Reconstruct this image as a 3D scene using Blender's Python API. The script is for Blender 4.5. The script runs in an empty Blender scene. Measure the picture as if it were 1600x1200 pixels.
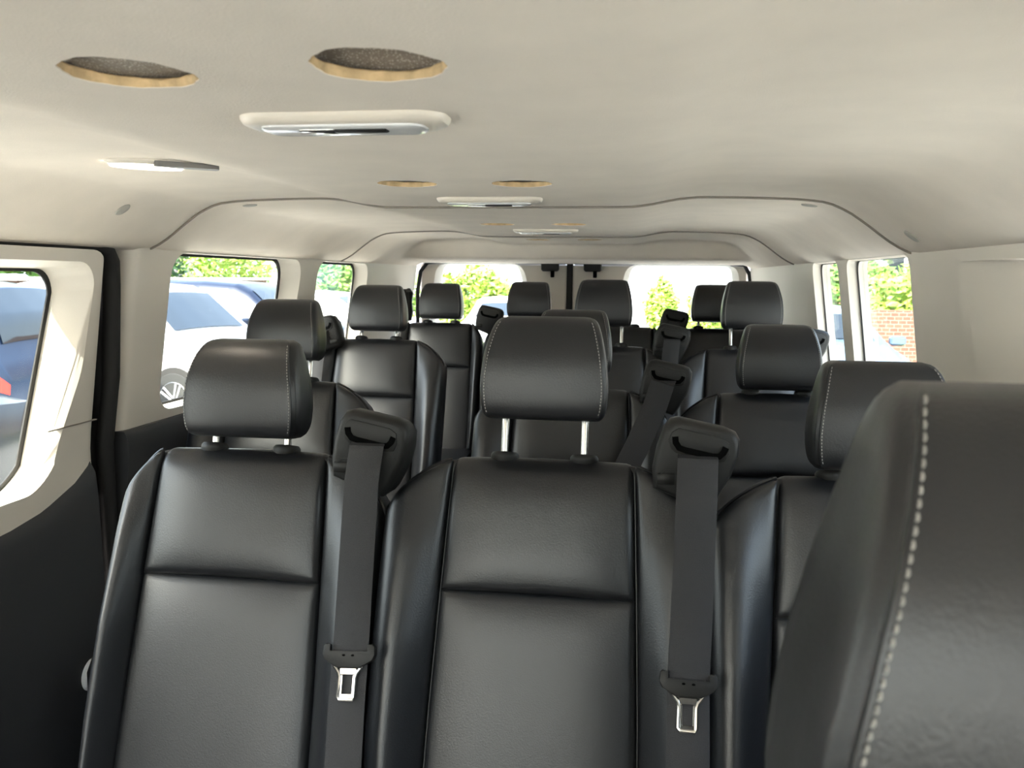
import bpy, bmesh, math, random
from mathutils import Vector, Matrix
random.seed(7)
C = bpy.context.scene.collection
sc = bpy.context.scene
PI = math.pi

# ------------------------------------------------------------------ camera, sky, sun, exposure
YAW, PIT, ROL, FPX = .1438, .1253, .0104, 1310.
F = Vector((-math.sin(YAW)*math.cos(PIT), math.cos(YAW)*math.cos(PIT), -math.sin(PIT)))
R = Vector((math.cos(YAW), math.sin(YAW), 0)); U = R.cross(F)
R, U = R*math.cos(ROL)+U*math.sin(ROL), U*math.cos(ROL)-R*math.sin(ROL)
cd = bpy.data.cameras.new('camera'); cam = bpy.data.objects.new('camera', cd); C.objects.link(cam)
cd.sensor_width = 36; cd.lens = FPX/1600*36; cd.clip_start = .02; cd.clip_end = 400
cd.dof.use_dof = True; cd.dof.focus_distance = 1.7; cd.dof.aperture_fstop = 11
CAM = Vector((.302, 0, 1.366))
cam.matrix_world = Matrix(((R.x, U.x, -F.x, CAM.x), (R.y, U.y, -F.y, CAM.y), (R.z, U.z, -F.z, CAM.z), (0, 0, 0, 1)))
sc.camera = cam

SUN = Vector((-.36, -.72, .72)).normalized()          # towards the sun: ahead of the van, on the sliding door side
w = bpy.data.worlds.new('sky'); sc.world = w; w.use_nodes = True
nt = w.node_tree; bg = nt.nodes['Background']
sky = nt.nodes.new('ShaderNodeTexSky'); sky.sky_type = 'NISHITA'; sky.sun_disc = False
sky.sun_elevation = math.asin(SUN.z); sky.sun_rotation = math.atan2(SUN.x, SUN.y)
sky.air_density = 1.0; sky.dust_density = 5.0; sky.ozone_density = 1.0
# bright hazy summer sky: thin white cloud over the clear sky, thickest towards the horizon
tcw = nt.nodes.new('ShaderNodeTexCoord'); sep = nt.nodes.new('ShaderNodeSeparateXYZ'); nt.links.new(tcw.outputs['Generated'], sep.inputs[0])
nz_ = nt.nodes.new('ShaderNodeTexNoise'); nz_.inputs['Scale'].default_value = 2.2; nz_.inputs['Detail'].default_value = 6; nt.links.new(tcw.outputs['Generated'], nz_.inputs['Vector'])
mr = nt.nodes.new('ShaderNodeMapRange'); mr.inputs['From Min'].default_value = 0; mr.inputs['From Max'].default_value = .7; mr.inputs['To Min'].default_value = .85; mr.inputs['To Max'].default_value = .10
nt.links.new(sep.outputs['Z'], mr.inputs[0])
ad = nt.nodes.new('ShaderNodeMath'); ad.operation = 'MULTIPLY_ADD'; nt.links.new(nz_.outputs[0], ad.inputs[0]); ad.inputs[1].default_value = .5; ad.use_clamp = True
nt.links.new(mr.outputs[0], ad.inputs[2])
scl = nt.nodes.new('ShaderNodeMix'); scl.data_type = 'RGBA'; nt.links.new(ad.outputs[0], scl.inputs[0]); nt.links.new(sky.outputs[0], scl.inputs[6]); scl.inputs[7].default_value = (1.15, 1.13, 1.10, 1)
nt.links.new(scl.outputs[2], bg.inputs[0]); bg.inputs[1].default_value = .42
sd = bpy.data.lights.new('sun', 'SUN'); sun = bpy.data.objects.new('sun', sd); C.objects.link(sun)
sd.energy = 2.6; sd.angle = .01; sd.color = (1, .93, .80)
sun.rotation_euler = SUN.to_track_quat('Z', 'Y').to_euler()
sc.view_settings.view_transform = 'Standard'; sc.view_settings.look = 'None'
sc.view_settings.gamma = 1; sc.view_settings.use_curve_mapping = False
sc.view_settings.exposure = 3.05
sc.cycles.sample_clamp_indirect = 6; sc.cycles.max_bounces = 14; sc.cycles.diffuse_bounces = 8; sc.cycles.transparent_max_bounces = 24

# ------------------------------------------------------------------ materials
def mat(name, col, rough=.5, metal=0, bump=0, bscale=200, spec=.5, var=0, vscale=6, emis=None, estr=0):
    m = bpy.data.materials.new(name); m.use_nodes = True; n = m.node_tree.nodes; l = m.node_tree.links
    p = n['Principled BSDF']; p.inputs['Base Color'].default_value = (*col, 1)
    p.inputs['Roughness'].default_value = rough; p.inputs['Metallic'].default_value = metal
    p.inputs['Specular IOR Level'].default_value = spec
    tc = n.new('ShaderNodeTexCoord')
    if bump:
        t = n.new('ShaderNodeTexNoise'); t.inputs['Scale'].default_value = bscale; t.inputs['Detail'].default_value = 4
        b = n.new('ShaderNodeBump'); b.inputs['Strength'].default_value = bump; b.inputs['Distance'].default_value = .002
        l.new(tc.outputs['Object'], t.inputs['Vector']); l.new(t.outputs[0], b.inputs['Height']); l.new(b.outputs[0], p.inputs['Normal'])
    if var:
        t = n.new('ShaderNodeTexNoise'); t.inputs['Scale'].default_value = vscale; t.inputs['Detail'].default_value = 5
        r = n.new('ShaderNodeMapRange'); r.inputs['From Min'].default_value = .3; r.inputs['From Max'].default_value = .7
        r.inputs['To Min'].default_value = 1-var; r.inputs['To Max'].default_value = 1+var
        mx = n.new('ShaderNodeMix'); mx.data_type = 'RGBA'; mx.blend_type = 'MULTIPLY'; mx.inputs[0].default_value = 1
        mx.inputs[6].default_value = (*col, 1)
        l.new(tc.outputs['Object'], t.inputs['Vector']); l.new(t.outputs[0], r.inputs[0]); l.new(r.outputs[0], mx.inputs[7]); l.new(mx.outputs[2], p.inputs['Base Color'])
    if emis:
        p.inputs['Emission Color'].default_value = (*emis, 1); p.inputs['Emission Strength'].default_value = estr
    return m

def glass_mat(name, tint=(.9, .95, .94), refl=.08):
    m = bpy.data.materials.new(name); m.use_nodes = True; n = m.node_tree.nodes; l = m.node_tree.links
    n.remove(n['Principled BSDF']); o = n['Material Output']
    t = n.new('ShaderNodeBsdfTransparent'); t.inputs[0].default_value = (*tint, 1)
    g = n.new('ShaderNodeBsdfGlossy'); g.inputs['Roughness'].default_value = .02
    lw = n.new('ShaderNodeLayerWeight'); lw.inputs[0].default_value = refl
    mx = n.new('ShaderNodeMixShader'); ml = n.new('ShaderNodeMath'); ml.operation = 'MULTIPLY'; ml.inputs[1].default_value = .3; l.new(lw.outputs['Fresnel'], ml.inputs[0]); l.new(ml.outputs[0], mx.inputs[0]); l.new(t.outputs[0], mx.inputs[1]); l.new(g.outputs[0], mx.inputs[2])
    l.new(mx.outputs[0], o.inputs[0]); return m

M = dict(
    leather=mat('black_leather', (.0098, .0103, .0122), .36, bump=.16, bscale=420, spec=.68, var=.12, vscale=3),
    leather2=mat('black_leather_insert', (.0115, .0125, .0150), .40, bump=.16, bscale=500, spec=.68, var=.12, vscale=3),
    stitch=mat('grey_thread', (.30, .29, .27), .8),
    thread=mat('dark_thread', (.06, .06, .06), .8),
    plastic=mat('black_plastic', (.012, .0115, .011), .48, spec=.35, bump=.1, bscale=700),
    slot=mat('slot_black', (.002, .002, .002), .9, spec=.05),
    webbing=mat('belt_webbing', (.019, .0185, .021), .6, bump=.5, bscale=900),
    chrome=mat('chrome', (.75, .73, .70), .18, 1),
    headliner=mat('headliner_cloth', (.80, .725, .64), .95, bump=.25, bscale=500, spec=.1, var=.035, vscale=9),
    trim=mat('pale_trim', (.72, .67, .60), .6, bump=.12, bscale=600, spec=.3),
    dark=mat('charcoal_trim', (.035, .036, .04), .55, bump=.15, bscale=600),
    rubber=mat('black_rubber', (.010, .009, .009), .7),
    card=mat('cut_board', (.56, .40, .22), .95, bump=.6, bscale=260, var=.25, vscale=60),
    steel=mat('bare_roof', (.04, .04, .042), .6),
    lamp=mat('lamp_plastic', (.66, .60, .52), .4),
    lens=mat('lamp_lens', (.62, .62, .62), .15),
    carpet=mat('van_floor', (.03, .03, .032), .95, bump=.4, bscale=300),
    glass=glass_mat('window_glass'),
    tint=mat('car_glass', (.012, .016, .02), .04, spec=.6),
    tyre=mat('tyre', (.015, .015, .015), .8),
    rim=mat('alloy', (.55, .55, .56), .3, 1),
    red=mat('tail_red', (.75, .03, .015), .15),
    white_lamp=mat('head_lamp', (.8, .8, .82), .1),
    asphalt=mat('asphalt', (.42, .41, .39), .95, bump=.5, bscale=80, var=.2, vscale=2),
    bark=mat('bark', (.10, .07, .045), .9, bump=.6, bscale=40),
    fence=mat('fence_wood', (.11, .065, .045), .85, var=.3, vscale=8),
)
def leaf_mat(name, c1, c2):
    m = mat(name, c1, .5); n = m.node_tree.nodes; l = m.node_tree.links; p = n['Principled BSDF']
    g = n.new('ShaderNodeNewGeometry'); r = n.new('ShaderNodeValToRGB')
    r.color_ramp.elements[0].color = (*c1, 1); r.color_ramp.elements[1].color = (*c2, 1)
    l.new(g.outputs['Random Per Island'], r.inputs[0]); l.new(r.outputs[0], p.inputs['Base Color'])
    p.inputs['Transmission Weight'].default_value = 0
    return m
M['leaf'] = leaf_mat('leaf_green', (.05, .14, .02), (.20, .34, .05))
M['leaf_y'] = leaf_mat('leaf_yellow_green', (.12, .25, .03), (.38, .46, .08))
M['leaf_d'] = leaf_mat('leaf_dark', (.02, .07, .02), (.10, .20, .05))
M['blossom'] = mat('blossom', (.8, .66, .62), .7)
def foam_mat():
    m = mat('speckled_foam', (.2, .17, .14), .8, bump=.6, bscale=300); n = m.node_tree.nodes; l = m.node_tree.links; p = n['Principled BSDF']
    tc = n.new('ShaderNodeTexCoord'); t = n.new('ShaderNodeTexVoronoi'); t.inputs['Scale'].default_value = 420
    r = n.new('ShaderNodeValToRGB'); e = r.color_ramp.elements
    e[0].position = 0; e[0].color = (.85, .83, .78, 1); e[1].position = .45; e[1].color = (.34, .29, .24, 1)
    x = r.color_ramp.elements.new(.22); x.color = (.6, .54, .46, 1)
    l.new(tc.outputs['Object'], t.inputs['Vector']); l.new(t.outputs['Distance'], r.inputs[0]); l.new(r.outputs[0], p.inputs['Base Color'])
    return m
M['foam'] = foam_mat()
def brick_mat():
    m = mat('red_brick', (.4, .12, .08), .9); n = m.node_tree.nodes; l = m.node_tree.links; p = n['Principled BSDF']
    tc = n.new('ShaderNodeTexCoord'); t = n.new('ShaderNodeTexBrick'); t.inputs['Scale'].default_value = 4
    t.inputs['Color1'].default_value = (.17, .062, .04, 1); t.inputs['Color2'].default_value = (.12, .045, .03, 1); t.inputs['Mortar'].default_value = (.22, .17, .14, 1)
    mp = n.new('ShaderNodeMapping'); mp.inputs['Rotation'].default_value = (PI/2, 0, 0)
    l.new(tc.outputs['Object'], mp.inputs[0]); l.new(mp.outputs[0], t.inputs['Vector']); l.new(t.outputs[0], p.inputs['Base Color']); return m
M['brick'] = brick_mat()
def paint(name, col, metal=.3, rough=.25): return mat(name, col, rough, metal, spec=.6)

# ------------------------------------------------------------------ builders
def mesh_obj(name, verts, faces, m, parent=None, smooth=True, angle=None):
    me = bpy.data.meshes.new(name); me.from_pydata([tuple(Vector(v)*UNIT) for v in verts], [], faces)
    bm = bmesh.new(); bm.from_mesh(me); bmesh.ops.recalc_face_normals(bm, faces=bm.faces); bm.to_mesh(me); bm.free()
    if m: me.materials.append(m)
    if smooth: me.polygons.foreach_set('use_smooth', [True]*len(me.polygons))
    if smooth and angle: me.set_sharp_from_angle(angle=math.radians(angle))
    return link(name, me, parent)
def link(name, me, parent=None, loc=None, rot=None):
    o = bpy.data.objects.new(name, me); C.objects.link(o); o.parent = parent
    if loc: o.location = loc
    if rot: o.rotation_euler = rot
    return o
def thing(name, label, cat, loc=(0, 0, 0), group=None, rotz=0):
    o = bpy.data.objects.new(name, None); C.objects.link(o); o.location = Vector(loc)*UNIT; o.rotation_euler.z = rotz; o.empty_display_size = .1
    return tag(o, label, cat, group)
def tag(o, label, cat, group=None):
    o['label'] = label; o['category'] = cat
    if group: o['group'] = group
    return o
def struct(o, label=None):
    o['kind'] = 'structure'
    if label: o['label'] = label
    return o
UNIT = 1.12                                                     # the van shell below is drawn at 1/1.12 of its real size
class MB:
    def __init__(s): s.v = []; s.f = []
    def add(s, v, f):
        b = len(s.v); s.v += [Vector(p) for p in v]; s.f += [tuple(i+b for i in q) for q in f]; return s
    def rings(s, rs, closed=True, caps=True):
        n = len(rs[0]); v = [p for r in rs for p in r]; f = []
        for i in range(len(rs)-1):
            for j in range(n if closed else n-1):
                k = (j+1) % n; f.append((i*n+j, i*n+k, (i+1)*n+k, (i+1)*n+j))
        if caps and closed: f += [tuple(range(n))[::-1], tuple((len(rs)-1)*n+j for j in range(n))]
        return s.add(v, f)
    def grid(s, fn, nu, nv):
        v = [fn(i/nu, j/nv) for j in range(nv+1) for i in range(nu+1)]
        f = [(j*(nu+1)+i, j*(nu+1)+i+1, (j+1)*(nu+1)+i+1, (j+1)*(nu+1)+i) for j in range(nv) for i in range(nu)]
        return s.add(v, f)
    def box(s, c, d, mtx=None, bev=.0):
        x, y, z = d[0]/2, d[1]/2, d[2]/2; b = min(bev, x*.9, y*.9, z*.9)
        rs = []
        for zz, ins in (((-z, b), (-z+b, 0), (z-b, 0), (z, b)) if b else ((-z, 0), (z, 0))):
            X, Y = x-ins, y-ins; q = b*.7
            ring = [(X-q, -Y), (X, -Y+q), (X, Y-q), (X-q, Y), (-X+q, Y), (-X, Y-q), (-X, -Y+q), (-X+q, -Y)] if b else [(X, -Y), (X, Y), (-X, Y), (-X, -Y)]
            rs.append([Vector((p[0], p[1], zz)) for p in ring])
        if mtx: rs = [[mtx @ p for p in r] for r in rs]
        return s.rings([[p+Vector(c) for p in r] for r in rs])
    def tube(s, path, r, n=10, caps=True):
        path = [Vector(p) for p in path]; rs = []
        for i, p in enumerate(path):
            t = (path[min(i+1, len(path)-1)]-path[max(i-1, 0)]).normalized()
            a = t.orthogonal().normalized() if i == 0 else (a - t*a.dot(t)).normalized()
            b = t.cross(a); rr = r[i] if isinstance(r, (list, tuple)) else r
            rs.append([p+(a*math.cos(2*PI*k/n)+b*math.sin(2*PI*k/n))*rr for k in range(n)])
        return s.rings(rs, caps=caps)
    def prism(s, pts, y0, y1, bev=0):                      # outline in (x, z), extruded along y; bevel on the y0 side
        P = [Vector((p[0], 0, p[1])) for p in pts]; n = len(P); c = sum(P, Vector())/n
        def ring(y, ins):
            out = []
            for i in range(n):
                e = (P[(i+1) % n]-P[i-1]); nn = Vector((e.z, 0, -e.x)).normalized()
                if nn.dot(P[i]-c) < 0: nn = -nn
                q = P[i]-nn*ins; out.append(Vector((q.x, y, q.z)))
            return out
        rs = [ring(y0, bev), ring(y0+bev*.3*(1 if y1 > y0 else -1), bev*.3), ring(y0+bev*(1 if y1 > y0 else -1), 0), ring(y1, 0)] if bev else [ring(y0, 0), ring(y1, 0)]
        return s.rings(rs)
    def lathe(s, prof, n=24, mtx=None):                    # prof of (r, z)
        rs = [[Vector((r*math.cos(2*PI*k/n), r*math.sin(2*PI*k/n), z)) for k in range(n)] for r, z in prof]
        if mtx: rs = [[mtx @ p for p in r] for r in rs]
        return s.rings(rs)
    def build(s, name, m, parent=None, smooth=True, angle=38): return mesh_obj(name, s.v, s.f, m, parent, smooth, angle)

def rrect(x0, x1, y0, y1, r, n=6):
    out = []
    for cx, cy, a in ((x1-r, y0+r, -PI/2), (x1-r, y1-r, 0), (x0+r, y1-r, PI/2), (x0+r, y0+r, PI)):
        out += [(cx+r*math.cos(a+PI/2*k/n), cy+r*math.sin(a+PI/2*k/n)) for k in range(n+1)]
    return out
def lerp(a, b, t): return a+(b-a)*t
def interp(tab, x):
    if x <= tab[0][0]: return tab[0][1]
    for (a, p), (b, q) in zip(tab, tab[1:]):
        if x <= b: return p+(q-p)*(x-a)/(b-a)
    return tab[-1][1]
def smooth_interp(tab, x):                                   # monotone cubic
    if x <= tab[0][0]: return tab[0][1]
    if x >= tab[-1][0]: return tab[-1][1]
    n = len(tab); d = [(tab[i+1][1]-tab[i][1])/(tab[i+1][0]-tab[i][0]) for i in range(n-1)]
    m = [d[0]]+[0 if d[i-1]*d[i] <= 0 else 2*d[i-1]*d[i]/(d[i-1]+d[i]) for i in range(1, n-1)]+[d[-1]]
    for i in range(n-1):
        if x <= tab[i+1][0]:
            h = tab[i+1][0]-tab[i][0]; t = (x-tab[i][0])/h
            return (2*t**3-3*t*t+1)*tab[i][1]+(t**3-2*t*t+t)*h*m[i]+(3*t*t-2*t**3)*tab[i+1][1]+(t**3-t*t)*h*m[i+1]
def boolean(o, cutters):
    for c in cutters:
        md = o.modifiers.new('cut', 'BOOLEAN'); md.object = c; md.operation = 'DIFFERENCE'; md.solver = 'EXACT'
    bpy.context.view_layer.update()
    me = bpy.data.meshes.new_from_object(o.evaluated_get(bpy.context.evaluated_depsgraph_get()))
    o.modifiers.clear(); old = o.data; o.data = me; me.name = old.name
    for c in cutters: bpy.data.objects.remove(c)
    me.polygons.foreach_set('use_smooth', [True]*len(me.polygons)); me.set_sharp_from_angle(angle=math.radians(35))
    return o

# ------------------------------------------------------------------ ceiling
ZC = [(0, 1.365), (.25, 1.3655), (.28, 1.368), (.36, 1.382), (.40, 1.3845), (.56, 1.381), (.63, 1.375), (.675, 1.358), (.72, 1.328), (.76, 1.298), (.79, 1.281), (.815, 1.272), (.84, 1.272)]
def zc(x): return smooth_interp(ZC, abs(x))
def ceil_z(x, y):
    z = zc(x)
    if y > 3.57:
        t = smooth_interp([(0, 0), (.15, .06), (.5, .5), (.85, .94), (1, 1)], min(1, (y-3.57)/.075))
        z = lerp(z, min(z, 1.302-max(0, y-3.645)*.027), t)
    if y > 4.05: z += (y-4.05)*.35
    return z
HOLES = [(-.102, .590), (.088, .586), (-.090, 1.309), (.091, 1.318), (-.106, 2.290), (.089, 2.289), (-.098, 3.190), (.096, 3.180)]
HR = .047
def jag(k, seed): return HR*(1+.03*math.sin(3*k+seed)+.02*math.sin(7*k+seed*2)+.012*math.sin(17*k+seed*5))
def ceiling_panel(name, y0, y1, ys=()):
    xs = [-.84+1.68*i/112 for i in range(113)]
    n = max(4, int((y1-y0)/.05)); yy = sorted(set([y0+(y1-y0)*i/n for i in range(n+1)]+list(ys)))
    v = []; f = []; nx = len(xs)
    for lay in (0, .006):
        for j, y in enumerate(yy):
            e = .003 if (j in (0, len(yy)-1) and lay == 0 and y1 < 4) else 0
            for x in xs: v.append((x, y, ceil_z(x, y)+lay+e))
    ny = len(yy); o = nx*ny
    for j in range(ny-1):
        for i in range(nx-1):
            a = j*nx+i; f.append((a, a+1, a+nx+1, a+nx)); f.append((o+a, o+a+nx, o+a+nx+1, o+a+1))
    for j in range(ny-1):
        for i in (0, nx-1): a = j*nx+i; f.append((a, a+nx, o+a+nx, o+a))
    for i in range(nx-1):
        for j in (0, ny-1): a = j*nx+i; f.append((a, a+1, o+a+1, o+a))
    ob = mesh_obj(name, v, f, M['headliner'])
    cut = []
    for k, (hx, hy) in enumerate(HOLES):
        if y0 < hy < y1:
            ring = [[Vector((hx+jag(a, k)*math.cos(a), hy+jag(a, k)*math.sin(a), z)) for a in [2*PI*i/56 for i in range(56)]] for z in (1.30, 1.45)]
            cut.append(MB().rings(ring).build('cutter', None))
    if cut: boolean(ob, cut)
    ob.data.set_sharp_from_angle(angle=math.radians(30))
    return struct(ob)
ceiling_panel('ceiling', -.75, 1.753)
ceiling_panel('ceiling', 1.757, 2.988)
ceiling_panel('ceiling', 2.992, 4.10, ys=(3.57, 3.576, 3.582, 3.59, 3.60, 3.608, 3.617, 3.627, 3.634, 3.64, 3.645))
rs = [[Vector((x, y, z)) for x, z in ((-.93, 1.28), (-.90, 1.37), (-.80, 1.43), (0, 1.47), (.80, 1.43), (.90, 1.37), (.93, 1.28), (.95, 1.30), (.92, 1.39), (.81, 1.46), (0, 1.50), (-.81, 1.46), (-.92, 1.39), (-.95, 1.30))] for y in (-.8, 4.2)]
struct(MB().rings(rs).build('ceiling_roof_skin', M['steel']))
M['seam'] = mat('seam_grey', (.27, .235, .20), .8)
for yy_, nm in ((1.755, 'trim_5'), (2.990, 'trim_6')):
    struct(MB().tube([(-.835+1.67*i/90, yy_, zc(-.835+1.67*i/90)+.0005) for i in range(91)], zc(0)*.0016, 6).build(nm, M['seam']))
hl = ['nearest large ceiling hole on the sliding door side, filled with speckled foam', 'large near ceiling hole with a black gap above its foam, right of its twin',
      'second-row ceiling hole, nearer the sliding door', 'second-row ceiling hole, farther from the sliding door',
      'ceiling hole just beyond the first seam, nearer the sliding door', 'ceiling hole just beyond the first seam, farther from the sliding door',
      'faint last ceiling hole before the rear header, nearer the sliding door', 'faint last ceiling hole before the rear header, farther from the sliding door']
for k, (hx, hy) in enumerate(HOLES):
    z0 = zc(hx); h = thing('ceiling_hole', hl[k], 'ceiling hole', (hx, hy, z0), 'cut-outs along the headliner')
    A = [2*PI*i/56 for i in range(56)]
    def ring(r, dz, jz=0, sd=k): return [Vector((jag(a, sd)*r*math.cos(a), jag(a, sd)*r*math.sin(a), dz+zc(hx+jag(a, sd)*math.cos(a))-z0+jz*(math.sin(3*a+sd)+.7*math.sin(7*a+2*sd)+.25*math.sin(19*a)))) for a in A]
    MB().rings([ring(.999, .0012), ring(.985, .0004), ring(.97, .004, .0003), ring(.965, .0068, .0008), ring(.985, .0078, .0008), ring(1.02, .0075)], caps=False).build('cut_rim', M['card'], h)
    # foam padding above, folded back at the front edge of the second hole
    gap = .055 if k == 1 else .0
    def fo(s, t, k=k, gap=gap):
        x = (s-.5)*.15; y = -.07-gap*0+(t)*.14
        if k == 1: y = .024+(.005*math.sin(60*x)+.002*math.sin(210*x))*(1-t)+t*.055
        return (x, y, .0098+.0014*math.sin(40*x+k)*math.sin(33*y+2*k) + (.016*(1-t)**3 if k == 1 else 0)+ .0012*random.random())
    MB().grid(fo, 40, 40).build('foam_padding', M['foam'], h)

# ------------------------------------------------------------------ dome lamps
def dome(y, label):
    t = thing('dome_lamp', label, 'ceiling lamp', (0, y, 1.3655), 'dome lamps along the ceiling')
    h = MB(); P = rrect(-.098, .098, -.036, .030, .026)
    def ring(s, z): return [Vector((p[0]*s[0], p[1]*s[1], z)) for p in P]
    h.rings([ring((1, 1), .004), ring((.995, .98), -.003), ring((.97, .93), -.007), ring((.90, .82), -.0095), ring((.86, .74), -.0098)]).build('housing', M['lamp'], t)
    l = MB(); Q = rrect(-.078, .078, -.027, .018, .016)
    l.rings([[Vector((p[0], p[1], -.007)) for p in Q], [Vector((p[0]*.99, p[1]*.97, -.0115)) for p in Q], [Vector((p[0]*.95, p[1]*.9, -.013)) for p in Q]]).build('lens', M['lens'], t)
    MB().box((.018, -.012, -.0135), (.05, .012, .003), bev=.001).build('switch', M['plastic'], t)
    MB().box((-.022, -.012, -.0135), (.034, .016, .003), bev=.001).build('reflector', M['chrome'], t)
dome(.772, 'long pale dome lamp behind the two largest ceiling holes, nearest of three')
dome(1.555, 'pale dome lamp just ahead of the first seam across the ceiling, middle of three')
dome(2.535, 'small pale dome lamp just ahead of the second ceiling seam, farthest of three')
# reading lamp that is lit, above the sliding door
lx, ly = -.425, 1.175
t = thing('reading_lamp', 'lit oval reading lamp with a warm glow on the headliner above the sliding door', 'reading lamp', (lx, ly, zc(lx)), rotz=.62)
P = [(.078*math.cos(a), .028*math.sin(a)) for a in [2*PI*k/40 for k in range(40)]]
MB().rings([[Vector((x, y, .004)) for x, y in P], [Vector((x*.99, y*.97, -.003)) for x, y in P], [Vector((x*.9, y*.8, -.007)) for x, y in P]]).build('bezel', M['lamp'], t)
P2 = [(x*.66-.020, y*.95+.008) for x, y in P]
M['glow'] = mat('warm_lens', (.9, .8, .7), .3, emis=(1, .87, .70), estr=2.6)
M['visor'] = mat('lamp_visor', (.16, .15, .14), .5)
MB().rings([[Vector((x, y, -.005)) for x, y in P2], [Vector((x*.96, y*.94, -.0095)) for x, y in P2]]).build('lit_lens', M['glow'], t)
MB().rings([[Vector((px_, py_, z)) for px_, py_ in rrect(-.012, .078, -.030, -.010, .006, 4)] for z in (-.002, -.0085, -.0095)]).build('visor', M['visor'], t)
def plug(x, y, label):
    a = math.atan2(zc(x+.005)-zc(x-.005), .01)
    o = MB().lathe([(.0165, .002), (.0165, -.0015), (.0145, -.003), (.004, -.0032)]).build('trim_plug', mat_plug)
    o.scale = (1, .8, 1); o.location = (x*UNIT, y*UNIT, zc(x)*UNIT); o.rotation_euler = (0, -a, 0); tag(o, label, 'plug', 'round plugs in the headliner')
mat_plug = mat('plug_plastic', (.40, .38, .34), .6)
plug(-.70, 1.50, 'small grey plug in the headliner above the sliding door top corner')
plug(.755, 1.60, 'small grey plug in the headliner ahead of the first seam, above the pale window pillar')
plug(.62, 1.83, 'small grey plug just beyond the first ceiling seam, above the window opposite the sliding door')
plug(-.60, 1.83, 'small pale plug just beyond the first ceiling seam, above the window behind the sliding door')

# ------------------------------------------------------------------ side walls, windows, sliding door
def wx(z): return .80+max(0, min(1, (1.285-z)/.42))*.058
def wall_panel(name, sx, y0, y1, z0, z1, wins, thick=.10, rnd=0, m='trim', bulge=None):
    """panel in (y, z) curved in x; wins = list of (inner outline, outer outline)"""
    o = []
    nz = 14; ny = max(6, int((y1-y0)/.05)); v = []; f = []
    def px(y, z):
        b = 0
        if rnd:                                                # rolled edges along both ends
            e = min(y-y0, y1-y)
            if e < rnd: b = rnd*(1-math.sqrt(max(0, 1-(1-e/rnd)**2)))
        return sx*(wx(z)+b+(bulge(y, z) if bulge else 0))
    yy = [y0+(y1-y0)*i/ny for i in range(ny+1)]
    if rnd:
        for k in (.0, .04, .12, .25, .42, .65, 1): yy += [y0+rnd*k, y1-rnd*k]
        yy = sorted(set(round(q, 5) for q in yy))
    zz = [z0+(z1-z0)*i/nz for i in range(nz+1)]; A = len(yy); B = len(zz)
    for lay in (0, thick):
        for z in zz:
            for y in yy: v.append(((px(y, z) if lay == 0 else sx*(wx(z)+thick)), y, z))
    n = A*B
    for j in range(B-1):
        for i in range(A-1):
            a = j*A+i; f += [(a, a+1, a+A+1, a+A), (n+a, n+a+A, n+a+A+1, n+a+1)]
    for j in range(B-1):
        for i in (0, A-1): a = j*A+i; f.append((a, a+A, n+a+A, n+a))
    for i in range(A-1):
        for j in (0, B-1): a = j*A+i; f.append((a, a+1, n+a+1, n+a))
    ob = mesh_obj(name, v, f, M[m]); cut = []
    for inn, out in wins:
        rr = [[Vector((sx*x, p[0], p[1])) for p in pts] for x, pts in ((.70, inn), (.80, inn), (.87, out), (1.05, out))]
        cut.append(MB().rings(rr).build('cutter', None))
    if cut: boolean(ob, cut)
    return ob
def pane(name, sx, outline, dx, gl='glass', rim=.012):
    P = [Vector((sx*(wx(z)+dx), y, z)) for y, z in outline]
    c = sum(P, Vector())/len(P); off = Vector((sx*.004, 0, 0))
    o = MB().rings([[p+(p-c)*.02 for p in P], [p+(p-c)*.02+off for p in P]]).build(name, M[gl], smooth=False)
    struct(o)
    cy = c.y; cz = c.z
    def sh(p, d): q = Vector((0, p.y-cy, p.z-cz)); return p-q.normalized()*d
    i0 = [sh(p, rim)-off for p in P]; i1 = [sh(p, rim)-off*.2 for p in P]; o1 = [sh(p, -.006)-off*.2 for p in P]; o0 = [sh(p, -.006)-off for p in P]
    MB().rings([i0, o0, o1, i1, i0], caps=False).build('window_seal', M['rubber'], o)
    return o
def dual(y0, y1, z0, z1, r, far=.0, near=.0, top=0, bot=.012):
    return rrect(y0-near, y1+far, z0-bot, z1+top, r), rrect(y0, y1, z0, z1, r)
WL1 = dual(1.84, 2.57, .895, 1.272, .06, far=.06, near=-.008); WL2 = dual(2.76, 3.29, .895, 1.272, .06, far=.03, near=-.008)
wl = wall_panel('wall_left', -1, 1.692, 4.10, .868, 1.295, [WL1, WL2], thick=.056, rnd=.028)
struct(wl); pane('window_1', -1, WL1[1], .052); pane('window_2', -1, WL2[1], .052)
WR1 = dual(1.768, 2.27, .895, 1.275, .03); WR2 = dual(2.365, 2.69, .895, 1.275, .03); WR0 = dual(.62, 1.30, .895, 1.255, .03, far=.24, near=.05)
wr = wall_panel('wall_right', 1, .42, 4.10, .868, 1.295, [WR0, WR1, WR2], thick=.05)
struct(wr); pane('window_3', 1, WR1[1], .028, rim=.006); pane('window_4', 1, WR2[1], .028, rim=.006); pane('window_5', 1, WR0[1], .040)
# lower dark panels
def lower(name, sx, y0, y1, z1=.872, m='dark'):
    pr = [(0, .84), (.3, .83), (.55, .835), (.74, .845), (.82, .835), (z1-.012, .838), (z1, .846), (z1, .94), (0, .94)]
    return struct(MB().rings([[Vector((sx*x, y, z)) for z, x in pr] for y in (y0, y1)]).build(name, M[m]))
lower('wall_left_lower', -1, 1.692, 4.10); lower('wall_right_lower', 1, .42, 4.10)
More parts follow.
